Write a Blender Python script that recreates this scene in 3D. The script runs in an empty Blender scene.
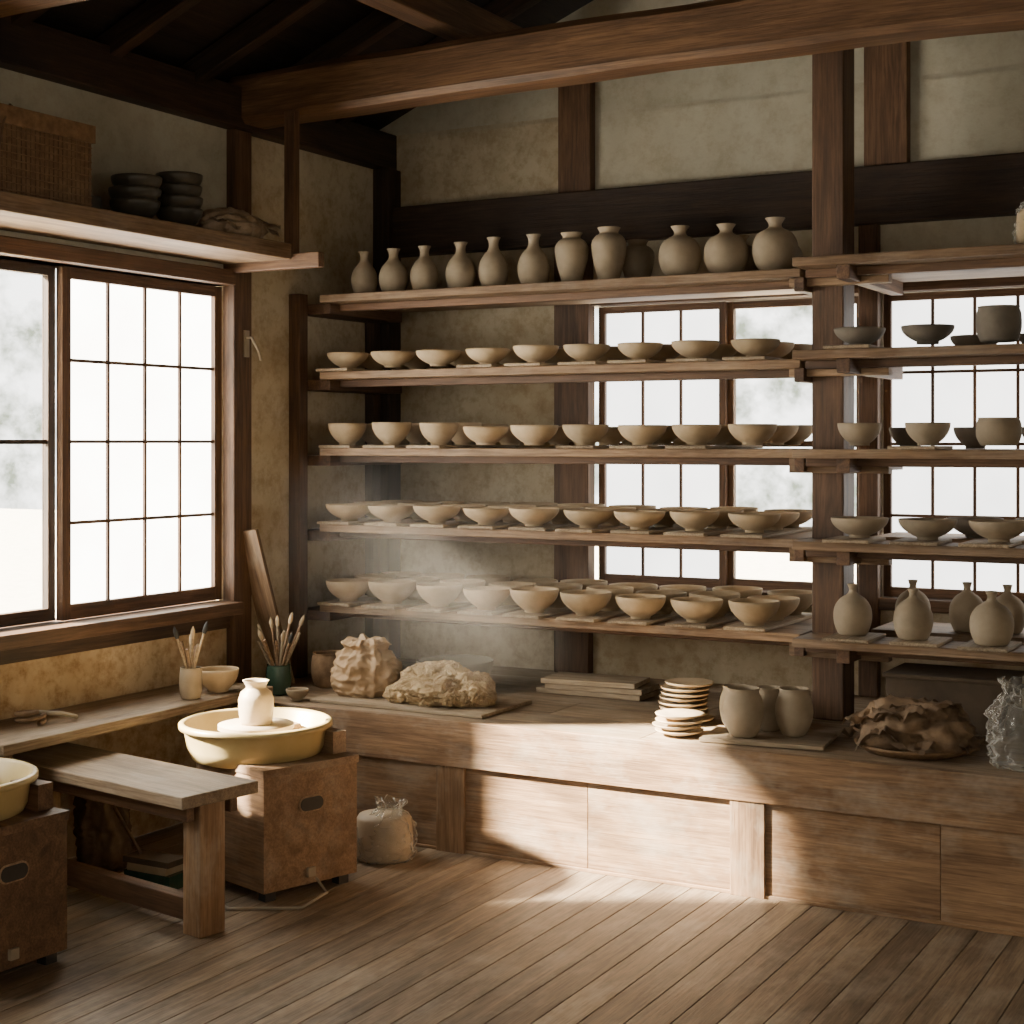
import bpy, math, random
from mathutils import Vector, Matrix, noise
random.seed(7)
S=bpy.context.scene
# ------------------------------------------------------------------ materials
def newmat(name):
    m=bpy.data.materials.new(name); m.use_nodes=True
    nt=m.node_tree; nt.nodes.clear()
    o=nt.nodes.new('ShaderNodeOutputMaterial'); p=nt.nodes.new('ShaderNodeBsdfPrincipled')
    nt.links.new(p.outputs[0],o.inputs[0])
    return m,nt,p,o
def N(nt,t,**k):
    n=nt.nodes.new(t)
    for a,b in k.items(): setattr(n,a,b)
    return n
def ramp(nt,src,stops):
    r=N(nt,'ShaderNodeValToRGB'); e=r.color_ramp.elements
    while len(e)<len(stops): e.new(.5)
    for i,(p,c) in enumerate(stops):
        e[i].position=p; e[i].color=(*c,1) if len(c)==3 else c
    nt.links.new(src,r.inputs[0]); return r.outputs[0]
def nz(nt,vec,scale,detail=5,rough=.6,dist=0,sc=(1,1,1)):
    mp=N(nt,'ShaderNodeMapping'); mp.inputs['Scale'].default_value=sc
    nt.links.new(vec,mp.inputs[0])
    n=N(nt,'ShaderNodeTexNoise'); n.inputs['Scale'].default_value=scale
    n.inputs['Detail'].default_value=detail; n.inputs['Roughness'].default_value=rough
    n.inputs['Distortion'].default_value=dist
    nt.links.new(mp.outputs[0],n.inputs['Vector']); return n.outputs['Fac']
def mix(nt,mode,fac,a,b):
    m=N(nt,'ShaderNodeMix',data_type='RGBA',blend_type=mode)
    if isinstance(fac,(int,float)): m.inputs['Factor'].default_value=fac
    else: nt.links.new(fac,m.inputs['Factor'])
    for s,i in ((a,6),(b,7)):
        if isinstance(s,tuple): m.inputs[i].default_value=(*s,1)
        else: nt.links.new(s,m.inputs[i])
    return m.outputs[2]
def island(nt,lo,hi):
    g=N(nt,'ShaderNodeNewGeometry'); mr=N(nt,'ShaderNodeMapRange')
    mr.inputs['To Min'].default_value=lo; mr.inputs['To Max'].default_value=hi
    nt.links.new(g.outputs['Random Per Island'],mr.inputs['Value'])
    return mr.outputs[0]
def bump(nt,p,h,st,d=.01):
    b=N(nt,'ShaderNodeBump'); b.inputs['Strength'].default_value=st; b.inputs['Distance'].default_value=d
    nt.links.new(h,b.inputs['Height']); nt.links.new(b.outputs[0],p.inputs['Normal'])
def wood(name,dark,light,rough=.6,var=.25,stain=.5,dust=0):
    m,nt,p,o=newmat(name)
    a=N(nt,'ShaderNodeAttribute',attribute_name='gr'); v=a.outputs['Vector']
    g1=nz(nt,v,1.0,4,.65,1.2,(1.3,16,16)); g2=nz(nt,v,1.0,3,.7,.2,(6,140,140)); g3=nz(nt,v,2.3,4,.65,.5,(.7,1.6,1.6))
    c=ramp(nt,g1,[(.3,dark),(.7,light)])
    c=mix(nt,'MULTIPLY',.7,c,ramp(nt,g2,[(.35,(.45,.41,.37)),(.6,(1,1,1))]))
    c=mix(nt,'MULTIPLY',stain,c,ramp(nt,g3,[(.35,(.4,.36,.32)),(.6,(1,1,1))]))
    if dust:
        d=nz(nt,v,7,4,.7,0,(.6,1,1))
        c=mix(nt,'MIX',ramp(nt,d,[(.48,(0,0,0)),(.78,(dust,dust,dust))]),c,(.5,.44,.35))
    il=island(nt,1-var,1+var*.4)
    cc=N(nt,'ShaderNodeCombineColor'); 
    for i in range(3): nt.links.new(il,cc.inputs[i])
    c=mix(nt,'MULTIPLY',1.0,c,cc.outputs[0])
    nt.links.new(c,p.inputs['Base Color']); p.inputs['Roughness'].default_value=rough
    bump(nt,p,g2,.45,.004); return m
def clay(name,a,b,rough=.85,var=.2,bs=.2,sc=9,crease=0):
    m,nt,p,o=newmat(name)
    at=N(nt,'ShaderNodeAttribute',attribute_name='gr'); v=at.outputs['Vector']
    n1=nz(nt,v,sc,4,.6); n2=nz(nt,v,90,3,.6)
    c=ramp(nt,n1,[(.3,a),(.7,b)])
    il=island(nt,1-var,1+var*.5); cc=N(nt,'ShaderNodeCombineColor')
    for i in range(3): nt.links.new(il,cc.inputs[i])
    c=mix(nt,'MULTIPLY',1.0,c,cc.outputs[0])
    if crease:
        n3=nz(nt,v,crease,3,.6,1.2); 
        c=mix(nt,'MULTIPLY',.5,c,ramp(nt,n3,[(.42,(1,1,1)),(.5,(.5,.4,.3)),(.56,(1,1,1))])); n2=ramp(nt,n3,[(.4,(1,1,1)),(.5,(0,0,0)),(.6,(1,1,1))]); bs=.6  # crease shade painted into the colour along the bump valleys
    nt.links.new(c,p.inputs['Base Color']); p.inputs['Roughness'].default_value=rough
    bump(nt,p,n2,bs,.012 if crease else .003); return m
def plaster(name,a,b,st):
    m,nt,p,o=newmat(name)
    at=N(nt,'ShaderNodeAttribute',attribute_name='gr'); v=at.outputs['Vector']
    n1=nz(nt,v,1.6,5,.65,.4); n2=nz(nt,v,14,5,.75); n3=nz(nt,v,60,3,.7)
    c=ramp(nt,n1,[(.3,a),(.65,b)])
    c=mix(nt,'MULTIPLY',st,c,ramp(nt,n2,[(.33,(.5,.38,.24)),(.55,(1,1,1))]))
    n4=nz(nt,v,1.0,4,.6,.3,(2.5,2.5,.5))
    c=mix(nt,'MULTIPLY',st*.8,c,ramp(nt,n4,[(.35,(.62,.5,.36)),(.6,(1,1,1))]))
    nt.links.new(c,p.inputs['Base Color']); p.inputs['Roughness'].default_value=.95
    bump(nt,p,n3,.35,.004); return m
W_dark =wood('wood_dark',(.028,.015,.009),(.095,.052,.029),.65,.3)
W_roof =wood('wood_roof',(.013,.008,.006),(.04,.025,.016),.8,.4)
W_beam =wood('wood_beam',(.105,.053,.024),(.31,.168,.080),.55,.2,.65)
W_mid  =wood('wood_mid',(.085,.043,.021),(.25,.135,.068),.6,.3,.6)
W_shelf=wood('wood_shelf',(.19,.112,.058),(.455,.30,.173),.65,.3,.5,.3)
W_pale =wood('wood_pale',(.32,.235,.15),(.57,.455,.31),.75,.3,.35,.4)
W_panel=wood('wood_panel',(.20,.112,.055),(.43,.267,.145),.6,.18,.55,.5)
W_box  =wood('wood_plywood',(.20,.118,.062),(.35,.215,.12),.6,.05,.45,.35)
W_top  =wood('wood_platform',(.25,.172,.105),(.48,.365,.24),.65,.25,.5,.5)
W_floor=wood('wood_floor',(.145,.1,.062),(.36,.266,.172),.55,.28,.55,.4)
P_wall =plaster('plaster_wall',(.46,.395,.275),(.64,.575,.435),.55)
P_low  =plaster('plaster_low',(.42,.325,.20),(.68,.56,.39),.8)
P_up   =plaster('plaster_upper',(.48,.46,.36),(.62,.595,.485),.3)
C_clay =clay('clay_dry',(.43,.32,.19),(.61,.475,.31),var=.36)
C_grey =clay('clay_grey',(.28,.222,.15),(.42,.34,.24),var=.28)
C_dark =clay('clay_darkgrey',(.14,.12,.095),(.22,.19,.15))
C_stack=clay('glaze_dark',(.045,.038,.028),(.10,.085,.06),.4)
C_green=clay('glaze_green',(.02,.055,.036),(.05,.1,.07),.25)
C_wet  =clay('clay_wet',(.38,.30,.20),(.50,.405,.285),.5)
C_cream=clay('plastic_cream',(.46,.35,.15),(.54,.425,.20),.35,.05,.05)
C_bag  =clay('clay_cloth',(.29,.185,.095),(.50,.36,.22),.75,.05,.3,7)
C_bag2 =clay('clay_lump',(.31,.215,.11),(.58,.435,.25),.9,.05,.8,16,16)
C_leaf =clay('dry_wrap',(.11,.065,.035),(.36,.24,.14),.8,.35,.4,12)
C_sack =clay('sack_cloth',(.08,.05,.03),(.2,.13,.075),.9,.1,.4,12)
C_basket=clay('woven_rattan',(.12,.065,.03),(.26,.155,.075),.7,.1,.8,30)
C_black=clay('black_part',(.012,.012,.012),(.03,.03,.03),.6,.05)
C_metal=clay('metal_part',(.3,.25,.18),(.4,.34,.25),.4,.05)
C_card =clay('cardboard',(.07,.048,.03),(.12,.085,.055),.9,.1)
C_paper=clay('paper_wrap',(.26,.18,.11),(.46,.35,.24),.6,.1,.3,18)
def plastic():
    m,nt,p,o=newmat('plastic_film')
    t=N(nt,'ShaderNodeBsdfTransparent'); mx=N(nt,'ShaderNodeMixShader'); t.inputs[0].default_value=(.93,.93,.91,1)
    p.inputs['Base Color'].default_value=(.72,.70,.65,1); p.inputs['Roughness'].default_value=.12; p.inputs['Specular IOR Level'].default_value=1
    at=N(nt,'ShaderNodeAttribute',attribute_name='gr'); n9=nz(nt,at.outputs['Vector'],14,1,.5,1.2)
    lw=N(nt,'ShaderNodeLayerWeight'); lw.inputs[0].default_value=.4
    nt.links.new(ramp(nt,lw.outputs['Facing'],[(.15,(.14,.14,.14)),(.9,(.65,.65,.65))]),mx.inputs[0])
    b=N(nt,'ShaderNodeBump'); b.inputs['Strength'].default_value=.6; b.inputs['Distance'].default_value=.02
    nt.links.new(n9,b.inputs['Height']); nt.links.new(b.outputs[0],p.inputs['Normal']); nt.links.new(b.outputs[0],lw.inputs['Normal'])
    nt.links.new(t.outputs[0],mx.inputs[1]); nt.links.new(p.outputs[0],mx.inputs[2]); nt.links.new(mx.outputs[0],o.inputs[0])
    return m
M_film=plastic()
def shoji(name,col,st):
    m,nt,p,o=newmat(name)
    e=N(nt,'ShaderNodeEmission'); at=N(nt,'ShaderNodeAttribute',attribute_name='gr')
    n=nz(nt,at.outputs['Vector'],2.2,3,.6)
    c=mix(nt,'MULTIPLY',1.0,ramp(nt,n,[(.3,(.8,.81,.82)),(.65,(1,1,1))]),col)
    nt.links.new(c,e.inputs[0]); e.inputs[1].default_value=st  # emission stands in for daylight coming through the paper
    ad=N(nt,'ShaderNodeAddShader'); p.inputs['Base Color'].default_value=(.7,.68,.62,1); p.inputs['Roughness'].default_value=.9
    nt.links.new(e.outputs[0],ad.inputs[0]); nt.links.new(p.outputs[0],ad.inputs[1]); nt.links.new(ad.outputs[0],o.inputs[0]); return m
M_paperL=shoji('shoji_glow_left',(1,.93,.80),14.5)
M_paperB=shoji('shoji_glow_back',(1,.985,.94),4.2)
M_fill=shoji('fill_panel_glow',(1,.89,.72),1.8)  # glow of the unseen panels added for room fill
def glass():
    m,nt,p,o=newmat('window_glass')
    t=N(nt,'ShaderNodeBsdfTransparent'); g=N(nt,'ShaderNodeBsdfGlossy'); mx=N(nt,'ShaderNodeMixShader')
    g.inputs['Roughness'].default_value=.05; mx.inputs[0].default_value=.05
    nt.links.new(t.outputs[0],mx.inputs[1]); nt.links.new(g.outputs[0],mx.inputs[2]); nt.links.new(mx.outputs[0],o.inputs[0]); return m
M_glass=glass()
# ------------------------------------------------------------------ builder
class B:
    def __init__(s): s.v=[];s.f=[];s.g=[];s.m=[];s.sm=[];s.mats=[];s.T=Matrix()
    def mi(s,mat):
        if mat not in s.mats: s.mats.append(mat)
        return s.mats.index(mat)
    def add(s,vs,fs,mat,smooth=False,gr=None):
        k=len(s.v); i=s.mi(mat)
        s.v+= [s.T@Vector(v) for v in vs]
        s.g+= gr if gr else [tuple(v) for v in vs]
        for f in fs: s.f.append([q+k for q in f]); s.m.append(i); s.sm.append(smooth)
    def obox(s,c,size,mat,R=None,taper=None):
        R=R or Matrix.Identity(3); c=Vector(c)
        hx,hy,hz=[q/2 for q in size]; ax=max(range(3),key=lambda q:size[q]); o=[(ax+1)%3,(ax+2)%3]
        off=(random.uniform(0,50),random.uniform(0,50),random.uniform(0,50))
        vs=[];gr=[]
        for x in(-hx,hx):
            for y in(-hy,hy):
                for z in(-hz,hz):
                    l=Vector((x,y,z)); gr.append((l[ax]+off[0],l[o[0]]+off[1],l[o[1]]+off[2]))
                    if taper and z<0: l=Vector((x*taper,y*taper,z))
                    vs.append(R@l+c)
        s.add(vs,[(0,1,3,2),(4,6,7,5),(0,4,5,1),(2,3,7,6),(0,2,6,4),(1,5,7,3)],mat,False,gr)
    def box(s,x0,x1,y0,y1,z0,z1,mat):
        s.obox(((x0+x1)/2,(y0+y1)/2,(z0+z1)/2),(x1-x0,y1-y0,z1-z0),mat)
    def bar(s,p0,p1,w,h,mat,roll=0):
        p0=Vector(p0);p1=Vector(p1);d=p1-p0;q=d.to_track_quat('X','Z').to_matrix()@Matrix.Rotation(roll,3,'X')
        s.obox((p0+p1)/2,(d.length,w,h),mat,q)
    def lathe(s,c,prof,mat,seg=32,R=None,wob=0):
        c=Vector(c);vs=[];fs=[];gr=[];n=len(prof); o=random.uniform(0,40);ph=random.uniform(0,6)
        for r,z in prof:
            for k in range(seg):
                a=2*math.pi*k/seg; rr=r*(1+wob*math.sin(2*a+ph))
                p=Vector((rr*math.cos(a),rr*math.sin(a),z)); gr.append((p.x+o,p.y+o,p.z))
                if R: p=R@p
                vs.append(p+c)
        for i in range(n-1):
            for k in range(seg):
                k2=(k+1)%seg; fs.append((i*seg+k,i*seg+k2,(i+1)*seg+k2,(i+1)*seg+k))
        s.add(vs,fs,mat,True,gr)
    def cyl(s,p0,p1,r0,r1,mat,seg=10):
        p0=Vector(p0);p1=Vector(p1);d=p1-p0;R=d.to_track_quat('Z','Y').to_matrix();L=d.length
        s.lathe(p0,[(0,0),(r0,0),(r0,0.0001),(r1,L-.0001),(r1,L),(0,L)],mat,seg,R)
    def tube(s,pts,r,mat,seg=8):
        pts=[Vector(p) for p in pts]; vs=[];fs=[]
        for i,p in enumerate(pts):
            d=(pts[min(i+1,len(pts)-1)]-pts[max(i-1,0)]).normalized(); q=d.to_track_quat('Z','Y')
            for k in range(seg):
                a=2*math.pi*k/seg; vs.append(p+q@Vector((r*math.cos(a),r*math.sin(a),0)))
        for i in range(len(pts)-1):
            for k in range(seg):
                k2=(k+1)%seg; fs.append((i*seg+k,i*seg+k2,(i+1)*seg+k2,(i+1)*seg+k))
        s.add(vs,fs,mat,True)
    def lump(s,c,rad,mat,seed,amp=.12,fr=1.6,fold=.1,ff=3.2,sub=5,flat=.62,fine=0):
        import bmesh
        bm=bmesh.new(); bmesh.ops.create_icosphere(bm,subdivisions=sub,radius=1); sv=Vector((seed*3.1,seed*7.7,seed*1.3))
        vs=[]
        for v in bm.verts:
            p=v.co.copy(); w=p+Vector((noise.noise(p*2+sv),noise.noise(p*2-sv),noise.noise(p*2+sv*2)))*.35
            d=1+amp*noise.noise(w*fr+sv)*1.6+fold*(.3-abs(noise.noise(w*ff-sv))*1.5)+fold*.5*(.3-abs(noise.noise(w*ff*2.1+sv))*1.4)
            if fine: d+=fine*noise.noise(w*10+sv)+fine*.7*noise.noise(w*22+sv)
            q=p*d
            if q.z<-flat: q.z=-flat+ (q.z+flat)*.05
            vs.append(Vector((q.x*rad[0],q.y*rad[1],(q.z+flat)*rad[2]))+Vector(c))
        bm.verts.index_update(); fs=[[v.index for v in f.verts] for f in bm.faces]; bm.free()
        mz=min(v.z for v in vs); vs=[Vector((v.x,v.y,v.z-mz+c[2])) for v in vs]
        s.add(vs,fs,mat,True)
    def sack(s,c,prof,mat,seed,pleats=11,pa=.10,sx=1,sy=1,seg=120,n=70,wr=.012,lean=(0,0)):
        """cloth / film bundle: profile (r,z) with vertical pleats that gather at the neck and wrinkles across the body"""
        vs=[];fs=[];m=len(prof)-1; H=prof[-1][1]; sv=Vector((seed*2.7,seed*1.9,seed*5.3)); rm=max(r for r,z in prof)
        for i in range(n+1):
            t=i/n*m; k=min(int(t),m-1); u=t-k; u=u*u*(3-2*u)*.5+u*.5
            r=prof[k][0]*(1-u)+prof[k+1][0]*u; z=prof[k][1]*(1-u)+prof[k+1][1]*u
            g=.25+.75*max(0,min(1,(z/H-.35)/.45))
            for j in range(seg):
                a=2*math.pi*j/seg; d=Vector((math.cos(a),math.sin(a),0)); q=d*1.3+Vector((0,0,z/rm*1.1))
                ph=a*pleats+4*noise.noise(q*1.1+sv)
                pl=(1-abs(math.sin(ph/2)))**1.5
                big=noise.noise(q*1.0-sv)*.16
                wv=(abs(noise.noise(Vector((d.x*2.2,d.y*2.2,z/rm*5))+sv)))*1.3
                wv2=(abs(noise.noise(Vector((d.x*4.5,d.y*4.5,z/rm*6))-sv)))*.7
                rr=r*(1+big+pa*g*(pl-.4))-wr*(wv+wv2)*min(1,r/rm*1.5)
                zz=z+(.10*H*noise.noise(q*1.6+sv*2)*min(1,(z-.75*H)/(.2*H)) if z>.75*H else 0)
                vs.append((c[0]+rr*d.x*sx+lean[0]*(z/H)**2,c[1]+rr*d.y*sy+lean[1]*(z/H)**2,c[2]+max(zz,0)))
        for i in range(n):
            for j in range(seg):
                j2=(j+1)%seg; fs.append((i*seg+j,i*seg+j2,(i+1)*seg+j2,(i+1)*seg+j))
        s.add(vs,fs,mat,True)
    def sheet(s,c,sx,sy,rot,mat,seed,amp=.03,fr=9,tilt=(0,0),n=26):
        R=Matrix.Rotation(rot,3,'Z')@Matrix.Rotation(tilt[0],3,'X')@Matrix.Rotation(tilt[1],3,'Y'); sv=Vector((seed*2.3,seed*5.1,seed)); vs=[];fs=[]
        for i in range(n+1):
            for j in range(n+1):
                u=i/n-.5;v=j/n-.5; e=1+.25*noise.noise(Vector((u*4,v*4,0))+sv)
                p=Vector((u*sx*e,v*sy*e,0)); p.z=amp*(1.2*noise.noise(p*fr+sv)+ .8*(.3-abs(noise.noise(p*fr*2.2-sv)))*2)-.5*amp*(4*(u*u+v*v))
                vs.append(R@p+Vector(c))
        for i in range(n):
            for j in range(n):
                a=i*(n+1)+j; fs.append((a,a+1,a+n+2,a+n+1))
        s.add(vs,fs,mat,True)
    def build(s,name,bevel=0,minz=None):
        if minz is not None:
            mz=min(v.z for v in s.v); s.v=[v+Vector((0,0,minz-mz)) for v in s.v]
        lo=Vector([min(v[i] for v in s.v) for i in range(3)]);hi=Vector([max(v[i] for v in s.v) for i in range(3)])
        c=Vector(((lo.x+hi.x)/2,(lo.y+hi.y)/2,lo.z))
        me=bpy.data.meshes.new(name); me.from_pydata([v-c for v in s.v],[],s.f)
        for m in s.mats: me.materials.append(m)
        me.polygons.foreach_set('material_index',s.m); me.polygons.foreach_set('use_smooth',s.sm)
        at=me.attributes.new('gr','FLOAT_VECTOR','POINT'); at.data.foreach_set('vector',[q for g in s.g for q in g])
        me.update(); ob=bpy.data.objects.new(name,me); ob.location=c; S.collection.objects.link(ob)
        if bevel:
            b=ob.modifiers.new('bevel','BEVEL'); b.width=bevel; b.segments=2; b.limit_method='ANGLE'; b.angle_limit=math.radians(50)
        return ob
def bowlprof(r,h,foot=.4,p=.6,th=.005):
    f=r*foot; o=[(0,.003),(f*.85,.003),(f*.9,0),(f,0),(f,.009)]
    for i in range(1,11):
        u=i/10; o.append((f+(r-f)*(math.sin(u*math.pi/2)**(1.15) if p<.7 else u**.85), .009+(h-.009)*(u**1.35 if p<.7 else u)))
    o.append((r-th*.4,h+.0015)); o.append((r-th,h-.001))
    for i in range(9,-1,-1):
        u=i/10; rr=f+(r-f)*(math.sin(u*math.pi/2)**(1.15) if p<.7 else u**.85)-th; o.append((max(rr,.001),.009+th+(h-.009-th)*(u**1.35 if p<.7 else u)))
    o.append((0,.009+th)); return o
def vaseprof(w,h,kind):
    r=w/2
    K={'bottle':[(0,0),(.62,0),(.72,.03),(.9,.16),(1,.32),(.97,.46),(.8,.6),(.52,.71),(.36,.78),(.32,.86),(.37,.94),(.46,.99),(.44,1),(.38,.98),(.28,.86),(.3,.78)],
       'jar':[(0,0),(.5,0),(.56,.02),(.72,.2),(.92,.45),(1,.64),(.96,.76),(.76,.85),(.56,.89),(.54,.93),(.64,.985),(.66,1),(.58,.99),(.48,.93),(.5,.88)],
       'globe':[(0,0),(.5,0),(.58,.02),(.84,.16),(.98,.33),(1,.45),(.94,.6),(.74,.73),(.42,.8),(.3,.84),(.29,.9),(.42,.985),(.44,1),(.38,.99),(.24,.9),(.26,.84)],
       'sake':[(0,0),(.66,0),(.75,.02),(.94,.2),(1,.38),(.93,.55),(.68,.7),(.34,.79),(.22,.84),(.2,.9),(.27,.985),(.27,1),(.22,.99),(.15,.9)],
       'cup':[(0,0),(.5,0),(.6,.02),(.84,.2),(.98,.42),(1,.55),(.92,.75),(.76,.92),(.80,1),(.76,1),(.72,.93),(.87,.75),(.94,.55),(.9,.4),(.6,.1),(0,.06)],
       'pot':[(0,0),(.72,0),(.8,.02),(.95,.25),(1,.5),(.97,.8),(.9,.95),(.93,1),(.87,1),(.84,.95),(.9,.8),(.92,.5),(.85,.2),(0,.06)]}[kind]
    out=[]; n=len(K)
    for i in range(n-1):
        p0=K[max(i-1,0)];p1=K[i];p2=K[i+1];p3=K[min(i+2,n-1)]
        for k in range(3):
            t=k/3
            if i<2: q=(p1[0]+(p2[0]-p1[0])*t,p1[1]+(p2[1]-p1[1])*t)
            else: q=tuple(.5*((2*p1[j])+(-p0[j]+p2[j])*t+(2*p0[j]-5*p1[j]+4*p2[j]-p3[j])*t*t+(-p0[j]+3*p1[j]-3*p2[j]+p3[j])*t**3) for j in(0,1))
            out.append((max(q[0],0)*r,max(q[1],0)*h))
    out.append((K[-1][0]*r,K[-1][1]*h)); return out
def lathed(name,x,y,z,prof,mat,seg=40,wob=.006):
    b=B(); b.lathe((x,y,z),prof,mat,seg,None,wob); return b.build(name)
XL=-4.10; YB=6.15; XR=1.7; YF=-1.2
# ------------------------------------------------------------------ room shell
b=B(); x=XL
while x<XR:
    w=.105; b.box(x+.0014,min(x+w,XR)-.0014,YF,5.0,-.03,0,W_floor); x+=w
b.build('floor',.0015)
b=B(); b.box(XL-.3,XR+.3,YF-.3,YB+.3,-.12,-.032,W_roof); b.build('trim_subfloor')
b=B(); t0,t1=XL-.14,XL
b.box(t0,t1,YF,2.16,0,2.95,P_wall); b.box(t0,t1,2.16,4.99,0,.84,P_low)
b.box(t0,t1,2.16,4.99,2.14,2.95,P_up); b.box(t0,t1,4.99,YB,0,2.95,P_wall)
b.build('wall_left')
def gable(b,y0,y1,mat):
    vs=[];
    for y in(y0,y1): vs+=[(XL-.1,y,2.93),(XR+.1,y,2.93),(XR+.1,y,2.97),(-1.2,y,4.16),(XL-.1,y,2.97)]
    b.add(vs,[(0,1,2,3,4),(9,8,7,6,5),(0,5,6,1),(1,6,7,2),(2,7,8,3),(3,8,9,4),(4,9,5,0)],mat)
b=B(); y0,y1=YB,YB+.14
b.box(XL-.14,-3.09,y0,y1,0,2.95,P_wall); b.box(-3.09,-.3,y0,y1,0,.87,P_wall)
b.box(-3.09,-.3,y0,y1,2.10,2.95,P_up); b.box(-.3,XR+.14,y0,y1,0,2.95,P_wall); b.box(-1.80,-1.72,y0,y1,.87,2.10,P_wall)
gable(b,y0,y1,P_up); b.build('wall_back')
b=B(); b.box(XR,XR+.14,YF,YB,0,.9,P_wall); b.box(XR,XR+.14,YF,YB,2.2,2.95,P_wall); b.box(XR,XR+.14,YF,.2,.9,2.2,P_wall); b.box(XR,XR+.14,3.6,YB,.9,2.2,P_wall); b.build('wall_right')
b=B(); y0,y1=YF-.14,YF
b.box(XL-.14,XR+.14,y0,y1,0,.7,P_wall); b.box(XL-.14,XR+.14,y0,y1,2.3,2.95,P_wall); b.box(XL-.14,-3.2,y0,y1,.7,2.3,P_wall); b.box(1.0,XR+.14,y0,y1,.7,2.3,P_wall); gable(b,y0,y1,P_up); b.build('wall_front')
b=B()
def roofz(x): return 2.99+(x-XL)*.42 if x<-1.2 else 2.99+(-1.2-XL)*.42-(x+1.2)*.42
n=26
for i in range(n):
    xa=XL-.35+i*(XR-XL+.7)/n; xb=xa+(XR-XL+.7)/n
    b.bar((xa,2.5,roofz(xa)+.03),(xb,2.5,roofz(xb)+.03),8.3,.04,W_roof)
b.build('ceiling')
b=B(); y=-.9
while y<6.1:
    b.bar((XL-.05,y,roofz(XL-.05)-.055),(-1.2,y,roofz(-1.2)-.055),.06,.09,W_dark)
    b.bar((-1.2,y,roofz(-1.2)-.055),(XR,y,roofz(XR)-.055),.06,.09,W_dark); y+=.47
b.build('trim_rafters',.003)
b=B()
for x,z in((-3.12,3.08),(-1.2,3.9),(.4,3.1)): b.box(x-.06,x+.06,YF,YB,z,z+.13,W_mid)
b.build('trim_purlins',.006)
def logbeam(name,y,z,w,h,mat,x0=XL,x1=XR,bow=.02,seed=1):
    b=B(); n=40; vs=[];fs=[];gr=[]
    prof=[(-.5,-.38),(-.38,-.5),(.38,-.5),(.5,-.38),(.5,.36),(.36,.5),(-.36,.5),(-.5,.36)]
    for i in range(n+1):
        u=i/n;x=x0+(x1-x0)*u; dz=bow*math.sin(u*math.pi*1.3)+.012*noise.noise(Vector((x*1.7,seed,0))); dy=.015*noise.noise(Vector((x*1.3,0,seed)))
        k=1+.06*noise.noise(Vector((x*2.1,seed,3)))
        for a,c in prof: vs.append((x,y+dy+a*w*k,z+h/2+dz+c*h*k)); gr.append((x+seed*9,a*w*2,c*h+a*w))
    m=len(prof)
    for i in range(n):
        for k in range(m):
            k2=(k+1)%m; fs.append((i*m+k,i*m+k2,(i+1)*m+k2,(i+1)*m+k))
    fs+= [tuple(range(m)),tuple(n*m+k for k in range(m-1,-1,-1))]
    b.add(vs,fs,mat,False,gr); return b.build(name)
logbeam('ceiling_beam',5.08,2.80,.17,.20,W_beam,seed=1,bow=.03)
logbeam('ceiling_beam',3.35,2.80,.17,.19,W_beam,seed=4)
logbeam('ceiling_beam',1.2,2.80,.17,.19,W_beam,seed=6)
b=B()
b.box(XL-.02,XL+.07,YF,YB,2.78,2.95,W_dark)
b.build('trim_wall_plate',.006)
b=B(); b.box(XL+.07,XR,YB-.07,YB+.02,2.37,2.6,W_dark); b.build('trim_back_beam',.006)
b=B(); b.box(-3.17,-3.0,YB-.05,YB+.02,.48,2.37,W_mid);
b.box(-3.15,-2.99,YB-.05,YB+.02,2.6,3.3,W_mid); b.box(-1.775,-1.6,YB-.05,YB+.02,2.6,3.7,W_mid); b.box(-1.80,-1.72,YB-.04,YB+.02,.48,2.37,W_mid); b.box(-.3,-.16,YB-.05,YB+.02,.48,2.37,W_mid)
b.box(-.2,0,YB-.05,YB+.02,2.6,3.5,W_mid)
b.build('trim_back_posts',.005)
b=B(); b.box(XL-.02,XL+.04,4.985,5.10,.48,2.78,W_mid); b.build('trim_left_post',.005)
b=B(); b.box(XL-.01,XL+.09,YB-.1,YB+.01,.48,2.78,W_dark); b.build('trim_corner_post',.005)
b=B(); b.box(-1.80,-1.68,5.52,5.66,.482,3.72,W_mid); b.build('wooden_post',.006)
b=B(); b.box(XL-.15,XL+.09,2.1,4.985,.80,.85,W_mid); b.box(XL-.02,XL+.02,2.1,4.985,.74,.80,W_dark); b.build('trim_window_sill',.004)
b=B(); b.box(XL-.15,XL+.05,2.1,4.985,2.14,2.2,W_mid); b.build('trim_window_lintel',.004)
def win(name,axis,pos,a0,a1,z0,z1,cols,rows,paper,frame,fw=.035,mw=.012,s=None):
    b=B()
    def bx(a,c,d0,d1,e,f,m):
        if axis=='x': b.box(pos+d0,pos+d1,a,c,e,f,m)
        else: b.box(a,c,pos+d0,pos+d1,e,f,m)
    s=s or (1 if axis=='x' else -1)
    def D(p,q): return (min(p*s,q*s),max(p*s,q*s))
    d=D(-.015,.015)
    bx(a0,a0+fw,*d,z0,z1,frame); bx(a1-fw,a1,*d,z0,z1,frame)
    bx(a0+fw,a1-fw,*d,z0,z0+fw*1.3,frame); bx(a0+fw,a1-fw,*d,z1-fw,z1,frame)
    d=D(-.002,.008)
    for i in range(1,cols):
        c=a0+fw+(a1-a0-2*fw)*i/cols; bx(c-mw/2,c+mw/2,*d,z0+fw*1.3,z1-fw,frame)
    d=D(-.004,.009)
    for i in range(1,rows):
        c=z0+fw*1.3+(z1-z0-2.3*fw)*i/rows; bx(a0+fw,a1-fw,*d,c-mw/2,c+mw/2,frame)
    d=D(-.009,-.006); bx(a0+fw,a1-fw,*d,z0+fw*1.3,z1-fw,paper)
    return b.build(name)
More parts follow.
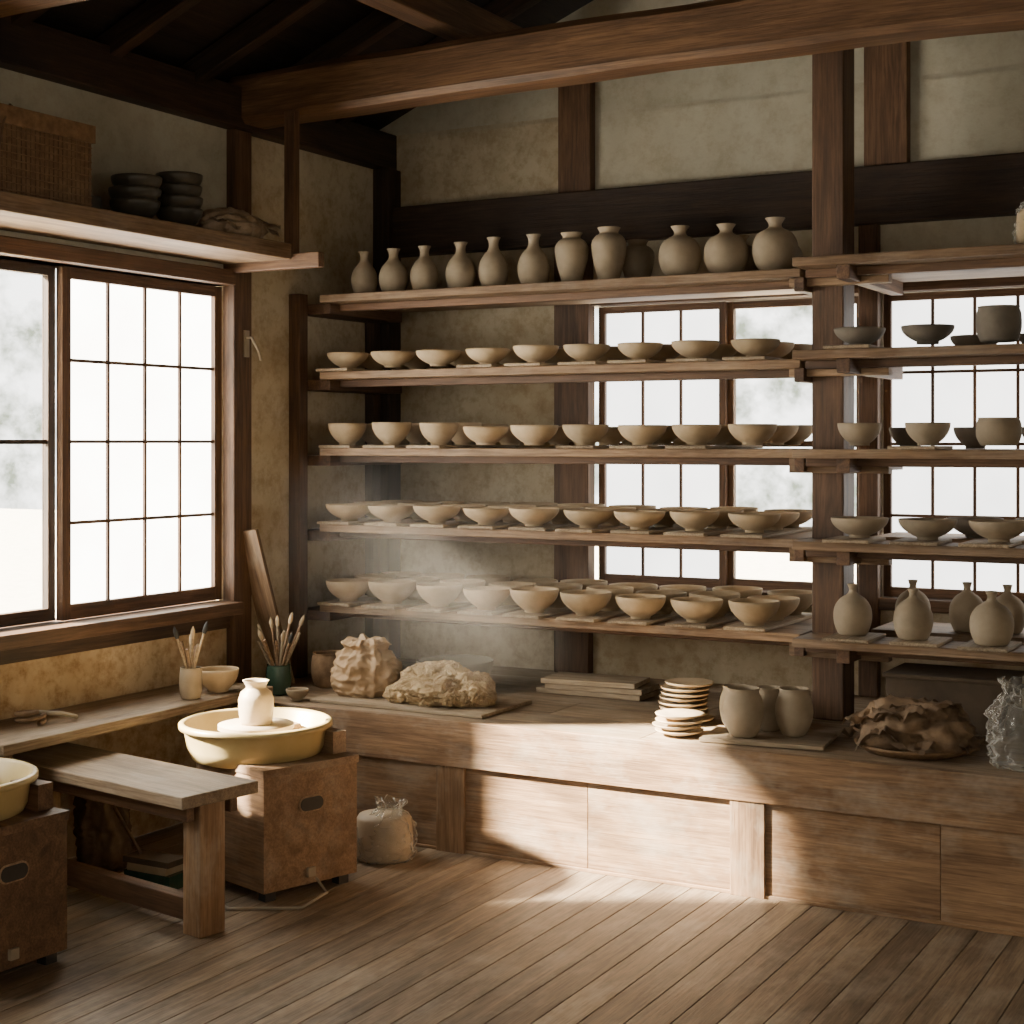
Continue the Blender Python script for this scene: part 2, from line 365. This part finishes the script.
win('window_1','x',XL-.04,4.10,4.984,.855,2.135,4,4,M_paperL,W_mid,.042)
win('window_2','x',XL-.075,3.46,4.10,.855,2.135,1,2,M_glass,W_dark,.035,.016)
win('fill_panel_left','x',XL-.04,2.18,3.46,.855,2.135,6,4,M_paperL,W_mid)  # out-of-view glowing panel, added to light the foreground floor
win('window_4','y',YB+.04,-2.985,-2.39,.88,2.095,3,4,M_paperB,W_mid,.03)
win('window_5','y',YB+.07,-2.395,-1.805,.88,2.095,1,2,M_glass,W_mid,.03,.025)
win('window_6','y',YB+.04,-1.715,-1.0,.88,2.095,4,4,M_paperB,W_mid,.03)
win('window_7','y',YB+.07,-1.0,-.305,.88,2.095,4,4,M_paperB,W_mid,.03)
win('fill_panel_front','y',YF-.04,-3.19,.99,.71,2.29,10,4,M_fill,W_mid,.04,.014,1)  # unseen glowing panel added behind the camera as soft fill
win('fill_panel_right','x',XR+.04,.21,3.59,.91,2.19,9,4,M_fill,W_mid,.04,.014,-1)  # unseen glowing panel added in the right wall as soft fill
b=B(); b.box(-3.0,-.3,YB-.03,YB+.14,.83,.878,W_mid); b.box(-3.0,-.3,YB-.03,YB+.14,2.098,2.14,W_mid); b.build('trim_back_window',.003)
# ------------------------------------------------------------------ platform
PX0,PX1=XL+.004,XR-.004
b=B()
ys=[4.87,5.15,5.42,5.70,5.93,6.145]
for i in range(5):
    xs=[PX0,-2.7 if i%2 else -2.2,-.6,PX1]
    for k in range(3): b.box(xs[k]+.001,xs[k+1]-.001,ys[i]+.001,ys[i+1]-.001,.445,.48,W_top)
b.box(PX0,PX1,4.84,4.868,.315,.482,W_panel)
b.box(PX0,PX1,4.868,4.95,.315,.445,W_mid)
for xp in(-4.03,-2.945,-1.80,-.66,.5): b.box(xp-.06,xp+.06,4.845,4.93,0,.315,W_panel)
xs=[-3.98,-2.945,-2.39,-1.80,-1.17,-.66,-.1,.5,1.1,PX1]
for i in range(len(xs)-1): b.box(xs[i]+.0008,xs[i+1]-.0008,4.858,4.89,.012,.315,W_panel)
b.box(PX0,PX1,4.853,4.90,0,.012,W_panel)
b.build('raised_work_platform',.002)
b=B(); b.box(XL,-3.74,3.47,4.83,.515,.55,W_top); b.box(XL,XL+.04,3.47,4.83,.47,.515,W_dark)
for y in(3.6,4.7): b.box(XL,-3.86,y-.02,y+.02,.47,.515,W_mid)
b.build('window_ledge_bench',.004)
# ------------------------------------------------------------------ shelf units
ZS=[2.115,1.785,1.458,1.132,.787]; TH=.016
def shelf(name,xa,xb,yf,left):
    b=B()
    for i,z in enumerate(ZS):
        z=z+(.025 if (not left and i<2) else 0)
        b.box(xa,xb,yf,yf+.20 if not left else yf+.27,z-TH,z+TH,W_shelf)
        b.box(xa if left else -1.63,xb,5.70,6.04,z-TH,z+TH,W_shelf)
        b.box(xa+.01,xb-.01,yf+.12,yf+.16,z-TH-.03,z-TH,W_mid)
        if left:
            b.box(XL+.001,-3.93,5.47,6.04,z-TH-.045,z-TH,W_mid)
        if i>0:
            n=int((xb-xa)/.23)
            for k in range(n):
                if i in(1,2) and random.random()<.3: continue
                xc=(-3.86 if left else -1.60)+k*.235*(.98 if left else 1); w=.165
                if xc+w/2>xb-.005: continue
                xc=max(xc,xa+w/2)
                R=Matrix.Rotation(random.uniform(-.02,.02),3,'Z')
                y0=yf-.03+random.uniform(-.015,.02); y1=6.02 if left else yf+.2
                b.obox((xc,(y0+y1)/2,z+TH+.0065),(w,y1-y0,.012),W_pale,R)
    return b
b=shelf('s',-3.95,-1.81,5.42,True)
b.box(XL+.001,XL+.06,5.40,5.46,.482,2.14,W_mid)
b.box(XL+.001,XL+.05,5.98,6.04,.482,2.08,W_dark)
for z in ZS:
    b.box(-1.84,-1.802,5.44,6.04,z-TH-.05,z-TH,W_mid)
b.build('wooden_shelf_rack',.003)
b=shelf('s',-1.80,.4,5.30,False)
for i,z in enumerate(ZS):
    z=z+(.025 if i<2 else 0)
    b.box(-1.648,-1.60,5.33,6.04,z-TH-.05,z-TH,W_mid)
    b.box(-1.87,-1.50,5.47,5.518,z-TH-.055,z-TH-.0005,W_shelf)
b.box(.28,.34,5.33,5.40,.482,2.2,W_mid); b.box(.28,.34,5.95,6.02,.482,2.2,W_mid)
b.build('wooden_shelf_rack',.003)
# ------------------------------------------------------------------ bowls
spec={1:(.092,.068,.38,.6),2:(.096,.076,.42,.6),3:(.1,.07,.36,.6),4:(.1,.088,.4,.6)}
zb=TH+.0135
for i in(1,2,3,4):
    r,h,ft,p=spec[i]; b=B()
    for j,y in enumerate((5.50,5.71,5.92)):
        for k in range(9):
            x=-3.86+k*.2303+random.uniform(-.008,.008); rr=r*random.uniform(.95,1.03); hh=h*random.uniform(.94,1.05)
            if i==2 and k<3: rr*=.88; hh*=1.2
            x=max(x,-3.95+rr); x=min(x,-1.90)
            b.lathe((x,y+random.uniform(-.005,.005),ZS[i]+zb),bowlprof(rr,hh,ft,p),C_clay,36,None,.008)
    b.build('clay_bowls')
for i,(r,h,ft,p) in {1:(.09,.062,.42,.6),2:(.078,.078,.45,.6),3:(.1,.07,.36,.6)}.items():
    b=B()
    for k in range(7):
        x=-1.585+k*.24
        z=ZS[i]+zb+(.025 if i==1 else 0)
        if i==1 and k==2: pass
        elif i==2 and k==2: b.lathe((x,5.4,z),vaseprof(.15,.095,'pot'),C_grey,40)
        else: b.lathe((x,5.4,z),bowlprof(r,h,ft,p),C_dark if i==1 else C_grey,40,None,.008)
        x2=x+.07
        if x2-r>-1.6: b.lathe((x2,5.82,ZS[i]+TH+.001+(.025 if i==1 else 0)),bowlprof(r,h,ft,p),C_dark,36)
    b.build('stoneware_bowls')
lathed('stoneware_pot',-1.105,5.40,ZS[1]+.025+zb,vaseprof(.15,.12,'pot'),C_dark)
for x,y,w,h in((-1.61,5.40,.135,.18),(-1.39,5.38,.135,.175),(-1.12,5.36,.145,.18),(-1.5,5.80,.13,.18),(-1.3,5.80,.13,.18),(-1.16,5.82,.13,.175),(-1.0,5.8,.13,.18),(-.9,5.40,.14,.18),(-.66,5.40,.14,.18)):
    lathed('clay_bottle',x,y,ZS[4]+(zb if y<5.6 else TH+.001),vaseprof(w,h,'sake'),C_dark if x>-1.0 else C_grey)
zt=ZS[0]+TH+.001
for x,w,h,k in((-3.826,.115,.195,'bottle'),(-3.675,.125,.198,'bottle'),(-3.518,.12,.20,'bottle'),(-3.339,.125,.205,'bottle'),(-3.18,.125,.215,'bottle'),(-2.992,.13,.215,'bottle'),
    (-2.818,.135,.21,'jar'),(-2.652,.14,.22,'jar'),(-2.347,.165,.205,'globe'),(-2.157,.17,.20,'globe'),(-1.961,.17,.21,'globe')):
    lathed({'bottle':'clay_vase','jar':'clay_jar','globe':'round_clay_vase'}[k],x,5.58,zt,vaseprof(w,h,k),C_grey)
for x,w,h,k in((-3.5,.12,.19,'bottle'),(-3.13,.12,.2,'bottle'),(-2.65,.14,.2,'jar'),(-2.46,.14,.2,'jar'),(-2.2,.16,.19,'globe'),(-2.02,.15,.19,'globe')):
    lathed({'bottle':'clay_vase','jar':'clay_jar','globe':'round_clay_vase'}[k],x,5.85,zt,vaseprof(w,h,k),C_grey)
def bagof(name,x,y,z,R,H,seed,inner,lean=(0,0),fill=.6):
    b=B()
    if inner: b.lathe((x,y,z+.003),[(0,0),(R*.76,0),(R*.82,.01),(R*.84,H*fill*.5),(R*.80,H*fill*.9),(R*.72,H*fill),(0,H*fill*1.02)],inner,48,None,.04)
    b.sack((x,y,z),[(0,0),(R*.9,0),(R*1.0,H*.1),(R*1.02,H*.35),(R*.9,H*.6),(R*.6,H*.76),(R*.42,H*.84),(R*.52,H*.95),(R*.55,H)],M_film,seed,9,.16,1,.92,110,60,.028,lean)
    return b.build(name)
bagof('bagged_clay',-.98,5.42,2.158,.085,.20,5,C_clay)
# ------------------------------------------------------------------ high left shelf
b=B(); b.box(XL,-3.75,2.3,4.96,2.225,2.288,W_shelf)
b.box(XL,-3.62,4.962,5.0,2.19,2.25,W_mid); b.box(-3.79,-3.74,4.962,5.0,2.25,2.82,W_mid)
b.box(-3.79,-3.74,3.0,3.04,2.288,2.82,W_mid)
b.build('high_wall_shelf',.004)
b=B(); b.box(-4.06,-3.79,3.36,3.90,2.29,2.51,C_basket); b.box(-4.07,-3.78,3.35,3.91,2.51,2.57,C_basket)
for k in range(27): b.box(-3.7895,-3.787,3.365+k*.02,3.369+k*.02,2.295,2.51,C_sack)
for z in range(9): b.box(-3.7895,-3.786,3.36,3.90,2.30+z*.024,2.304+z*.024,C_basket)
b.tube([(-3.92,3.88,2.573),(-3.9,3.7,2.578),(-3.8,3.55,2.577),(-3.775,3.5,2.51),(-3.78,3.48,2.4)],.004,C_sack)
b.build('wicker_chest',.006)
for y,n,r in((4.235,3,.095),(4.465,4,.09)):
    b=B()
    for k in range(n): b.lathe((-3.90+random.uniform(-.006,.006),y,2.29+k*.043),bowlprof(r*random.uniform(.95,1.02),.078,.45,.6),C_stack,36)
    b.build('dark_bowl_stack')
lathed('small_dark_pot',-3.93,4.04,2.29,vaseprof(.08,.07,'pot'),C_stack)
b=B()
b.lump((-3.89,4.75,2.29),(.11,.18,.075),C_paper,31,.1,1.6,.16,2.6,5,.5)
for k in range(2): b.sheet((-3.89,4.76,2.345+k*.022),.22,.36,random.uniform(-.2,.2),C_paper,k+3,.022,9)
b.build('paper_bundle',minz=2.29)
b=B(); b.tube([(XL+.042,5.06,1.93),(XL+.07,5.06,1.93),(XL+.08,5.09,1.88),(XL+.07,5.12,1.84)],.006,C_metal); b.box(XL+.04,XL+.047,5.045,5.075,1.85,1.96,C_metal); b.build('metal_hook')
b=B(); b.bar((-3.97,5.20,.484),(-4.045,5.05,1.13),.10,.02,W_shelf,.5); o=b.build('leaning_board',.002,minz=.482)
# ------------------------------------------------------------------ jars, brushes
def tools(name,x,y,z,w,h,mat,n,L,tips,sp=.42):
    b=B(); b.lathe((x,y,z),vaseprof(w,h,'pot'),mat,32)
    for k in range(n):
        a=k*2.4+random.uniform(-.3,.3); r=w*.28; p0=(x-r*.6*math.cos(a),y-r*.6*math.sin(a),z+.015); l=L*random.uniform(.75,1.05)
        tl=random.uniform(.15,sp); p1=(x+math.cos(a)*l*tl*.8,y+math.sin(a)*l*tl*.8,z+l)
        m=random.choice(tips); b.cyl(p0,p1,.0045,.0055,m,8)
        if k%2: 
            d=(Vector(p1)-Vector(p0)).normalized(); b.lathe(p1,[(0.0055,0),(.009,.01),(.008,.03),(0,.05)],random.choice([C_clay,C_black,C_clay]),10,d.to_track_quat('Z','Y').to_matrix())
    return b.build(name)
tools('brush_jar',-3.82,4.44,.551,.085,.115,C_grey,8,.24,[W_pale,W_shelf],.3)
lathed('glazed_bowl',-3.84,4.62,.551,bowlprof(.078,.085,.5,.6),C_clay)
b=B(); b.lathe((-3.95,4.78,.551),bowlprof(.06,.05,.5,.6),C_clay,32); b.build('small_bowl')
tools('tool_jar',-3.86,5.02,.482,.105,.12,C_green,14,.27,[W_pale,W_shelf,C_metal],.6)
lathed('brown_pot',-3.80,5.29,.482,vaseprof(.16,.14,'pot'),C_leaf)
b=B(); b.lathe((-3.70,4.93,.482),bowlprof(.045,.045,.5,.6),C_grey,32); b.build('small_bowl')
b=B(); b.tube([(-3.93+.04*math.cos(k*.5),3.76+.05*math.sin(k*.5),.561+.0016*k) for k in range(26)],.008,C_leaf); b.tube([(-3.93,3.80,.59),(-3.88,3.86,.58),(-3.86,3.9,.565),(-3.9,3.93,.56)],.008,C_metal); b.build('rope_coil',minz=.5505)
# ------------------------------------------------------------------ clay lumps
b=B(); b.box(-3.64,-2.86,4.93,5.32,.482,.495,W_pale); b.build('clay_board',.002)
b=B(); b.sack((-3.51,5.13,.496),[(0,0),(.118,0),(.147,.03),(.156,.08),(.142,.13),(.115,.165),(.095,.18),(.11,.20),(.09,.22),(.04,.212),(0,.20)],C_bag,2,9,.16,1,.9,180,120,.026); b.build('wrapped_clay_bag')
b=B(); b.lump((-3.14,5.09,.496),(.165,.125,.095),C_bag2,4,.22,1.6,.12,3,6,.6,.04); b.lump((-3.0,5.1,.496),(.09,.08,.075),C_bag2,14,.2,1.6,.12,3,6,.6,.05); b.lump((-3.28,5.04,.496),(.07,.06,.045),C_bag2,15,.2,1.6,.12,3,5,.6,.05); b.build('clay_lump')
lathed('wide_clay_basin',-3.30,5.47,.482,bowlprof(.16,.12,.5,.6),C_dark)
b=B()
for k,(w,dx) in enumerate(((.46,0),(.42,.02),(.4,-.01))): b.obox((-2.74+dx,5.66,.492+k*.021+.001),(w,.2,.02),W_pale,Matrix.Rotation(.05*k,3,'Z'))
b.build('board_stack',.002)
def plate(b,x,y,z,r,mat): b.lathe((x,y,z),[(0,0),(r*.5,0),(r*.6,.003),(r*.95,.012),(r,.018),(r*.97,.019),(r*.6,.008),(0,.006)],mat,36)
b=B()
for k in range(4): plate(b,-2.11+random.uniform(-.012,.012),5.0+random.uniform(-.01,.01),.484+k*.018,.085,C_clay)
b.build('plate_stack')
b=B()
for k in range(8): plate(b,-2.18+random.uniform(-.014,.014),5.24+random.uniform(-.01,.01),.484+k*.018,.09,C_clay)
b.build('plate_stack')
b=B()
for k in range(6): plate(b,-1.95+random.uniform(-.008,.008),5.33,.484+k*.018,.085,C_clay)
b.build('plate_stack')
b=B(); b.obox((-1.80,5.06,.490),(.42,.26,.014),W_pale,Matrix.Rotation(.12,3,'Z')); b.build('ware_board',.002)
for x,y,w,h in((-1.87,5.00,.14,.165),(-1.725,5.10,.13,.16),(-1.945,5.12,.11,.15),(-1.83,5.145,.11,.15)):
    lathed('clay_cup',x,y,.4975,vaseprof(w,h,'cup'),C_grey)
# right pile
b=B(); b.lathe((-1.32,5.12,.482),[(0,0),(.16,0),(.19,.02),(.195,.028),(.18,.028),(.15,.01),(0,.008)],C_basket,40)
b.lump((-1.32,5.12,.49),(.19,.15,.10),C_leaf,21,.2,1.6,.22,2.6,5,.5)
for k in range(9):
    a=k*2.4; b.sheet((-1.33+.06*math.cos(a),5.12+.04*math.sin(a),.545+k*.011),.32-.016*k,.25-.012*k,k*.7,C_leaf,k+11,.034,10,(random.uniform(-.25,.25),random.uniform(-.25,.25)))
b.build('dried_wrapping_pile',minz=.482)
b=B(); b.box(-1.52,-1.1,5.50,5.78,.482,.66,C_card); b.box(-1.53,-1.09,5.49,5.79,.66,.675,C_card); b.build('cardboard_box',.004)
bagof('plastic_bag',-.95,5.03,.482,.12,.27,6,None,(-.02,0))
b=B(); b.tube([(-1.0+.1*math.cos(a/10*3.14),5.40,.482+.005+.2*math.sin(a/10*3.14)) for a in range(11)],.008,C_black); b.build('black_hoop_handle')
bagof('bagged_clay',-3.11,4.66,0,.12,.22,3,C_wet,(.03,0),.72)
b=B(); b.sack((-3.90,4.07,0),[(0,0),(.09,0),(.105,.04),(.11,.15),(.095,.26),(.07,.31),(.085,.35),(.06,.33),(.04,.28)],C_sack,12,8,.2,1,.9,100,70,.02); b.build('cloth_sack')
b=B(); b.box(-3.70,-3.50,3.96,4.07,0,.05,C_green); b.box(-3.69,-3.52,3.965,4.06,.05,.075,C_clay); b.box(-3.71,-3.51,3.965,4.06,.075,.095,C_card); b.cyl((-3.66,4.0,.1),(-3.78,3.98,.27),.006,.006,W_mid,8); b.build('tool_box',.003)
# ------------------------------------------------------------------ pottery wheels
def wheel(cx,cy,ang,tubdx,tubdy,pot,wmat):
    b=B(); b.T=Matrix.Translation((cx,cy,0))@Matrix.Rotation(ang,4,'Z')
    b.box(-.2,.2,-.19,.19,.035,.41,wmat)
    b.box(-.205,.205,-.195,.195,.41,.435,wmat)
    for x in(-.16,.16):
        for y in(-.15,.15): b.box(x-.02,x+.02,y-.02,y+.02,0,.035,C_black)
    def stad(r,L,d,mat):
        pts=[]
        for k in range(24):
            a=2*math.pi*k/24; pts.append((L if math.cos(a)>0 else -L)+r*math.cos(a)); pts.append(r*math.sin(a))
        vs=[(.2+d,pts[2*k],.30+pts[2*k+1]) for k in range(24)]+[(.199,pts[2*k],.30+pts[2*k+1]) for k in range(24)]
        b.add(vs,[tuple(range(24))]+[(k,24+k,24+(k+1)%24,(k+1)%24) for k in range(24)],mat)
    stad(.027,.025,.003,W_shelf); stad(.022,.024,.005,C_black)  # raised black disc stands in for the shade inside a handle cutout
    b.box(.2,.212,-.02,.01,.06,.09,C_metal)
    b.box(-.2,-.12,.12,.19,.435,.50,wmat); b.box(.02,.14,.135,.19,.435,.51,wmat)
    ox,oy=tubdx,tubdy
    b.cyl((ox,oy,.43),(ox,oy,.445),.14,.14,C_black,32)
    b.lathe((ox,oy,.40),[(0,.012),(.19,.012),(.215,.02),(.235,.06),(.245,.125),(.252,.135),(.258,.135),(.258,.127),(.250,.124),(.262,.124),(.262,.139),(.25,.145),(.238,.138),(.226,.06),(.2,.03),(0,.03)],C_cream,56)
    b.cyl((ox,oy,.43),(ox,oy,.515),.04,.04,C_metal,20)
    b.cyl((ox,oy,.515),(ox,oy,.53),.13,.13,C_wet,40)
    if pot: b.lathe((ox,oy,.53),[(0,0),(.05,0),(.056,.01),(.06,.05),(.061,.085),(.052,.11),(.036,.122),(.034,.13),(.044,.148),(.046,.15),(.04,.148),(.029,.13),(.031,.12)],C_wet,40)
    return b
b=wheel(-3.27,4.24,math.atan2(-.297,.955),-.085,-.025,True,W_box)
T=b.T.inverted()
b.tube([T@Vector(p) for p in((-3.03,4.14,.07),(-2.98,4.13,.03),(-3.0,4.02,.006),(-3.2,3.9,.006),(-3.35,3.97,.006),(-3.45,4.0,.006))],.005,C_metal)
b.build('pottery_wheel',.0)
b=wheel(-3.51,3.12,math.radians(-4),-.08,-.02,False,W_mid); b.build('pottery_wheel')
# ------------------------------------------------------------------ stool bench
b=B(); an=math.atan2(-.17,.985); b.T=Matrix.Translation((-3.535,3.76,0))@Matrix.Rotation(an,4,'Z')
b.box(-.5,.5,-.15,.15,.412,.45,W_top)
for s in(-1,1): b.box(s*.42-.04,s*.42+.04,-.05,.05,0,.412,W_panel)
b.box(-.38,.38,-.025,.025,.03,.10,W_mid); b.box(-.46,.46,-.10,-.07,.36,.412,W_mid); b.box(-.46,.46,.07,.10,.36,.412,W_mid)
b.build('low_wooden_bench',.004)
# ------------------------------------------------------------------ drifting dust in the air in front of the shelves
m=bpy.data.materials.new('air_dust'); m.use_nodes=True; nt=m.node_tree; nt.nodes.clear()
o=nt.nodes.new('ShaderNodeOutputMaterial'); vsx=nt.nodes.new('ShaderNodeVolumeScatter'); vsx.inputs['Anisotropy'].default_value=.3; vsx.inputs['Color'].default_value=(1,.95,.87,1)
tc=N(nt,'ShaderNodeTexCoord'); mp=N(nt,'ShaderNodeMapping'); mp.inputs['Location'].default_value=(-.9,-1,-.9); mp.inputs['Scale'].default_value=(2,2,2)
nt.links.new(tc.outputs['Generated'],mp.inputs[0]); gt=N(nt,'ShaderNodeTexGradient',gradient_type='SPHERICAL'); nt.links.new(mp.outputs[0],gt.inputs[0])
mm=N(nt,'ShaderNodeMath',operation='MULTIPLY'); mm.inputs[1].default_value=.62; nt.links.new(gt.outputs['Fac'],mm.inputs[0])
nn=nz(nt,tc.outputs['Object'],1.8,1,.5,.3); rr=ramp(nt,nn,[(.3,(.4,.4,.4)),(.7,(.8,.8,.8))]); m3=N(nt,'ShaderNodeMath',operation='MULTIPLY'); nt.links.new(mm.outputs[0],m3.inputs[0]); nt.links.new(rr,m3.inputs[1])
nt.links.new(m3.outputs[0],vsx.inputs['Density']); nt.links.new(vsx.outputs[0],o.inputs['Volume'])
b=B(); b.box(-3.66,-2.05,4.50,4.92,.60,1.70,m); b.build('dust_haze')
# ------------------------------------------------------------------ outdoors
m=clay('outdoor_ground',(.5,.48,.42),(.65,.62,.55)); b=B(); b.box(-40,XL-.5,-20,30,-.4,-.3,m); b.box(XL-.5,30,YB+.5,30,-.4,-.3,m); b.build('ground')
w=bpy.data.worlds.new('World'); S.world=w; w.use_nodes=True; nt=w.node_tree; bg=nt.nodes['Background']
tc=N(nt,'ShaderNodeTexCoord'); n1=nz(nt,tc.outputs['Generated'],34,6,.62)
c=ramp(nt,n1,[(.38,(.19,.21,.155)),(.60,(.97,.96,.91))]); nt.links.new(c,bg.inputs[0]); bg.inputs[1].default_value=5.5
sd=bpy.data.lights.new('sun','SUN'); sd.energy=130; sd.angle=math.radians(2.6); sd.color=(1,.87,.67)
so=bpy.data.objects.new('sun',sd); S.collection.objects.link(so); so.rotation_euler=Vector((1.36,.76,-1)).to_track_quat('-Z','Y').to_euler(); so.location=(-8,2,6)
# ------------------------------------------------------------------ camera
cd=bpy.data.cameras.new('camera'); cd.sensor_width=36; cd.lens=36*1550/1024; cd.shift_y=-70/1024
co=bpy.data.objects.new('camera',cd); S.collection.objects.link(co); co.location=(0,0,1.5); co.rotation_euler=(math.pi/2,0,math.radians(29)); S.camera=co
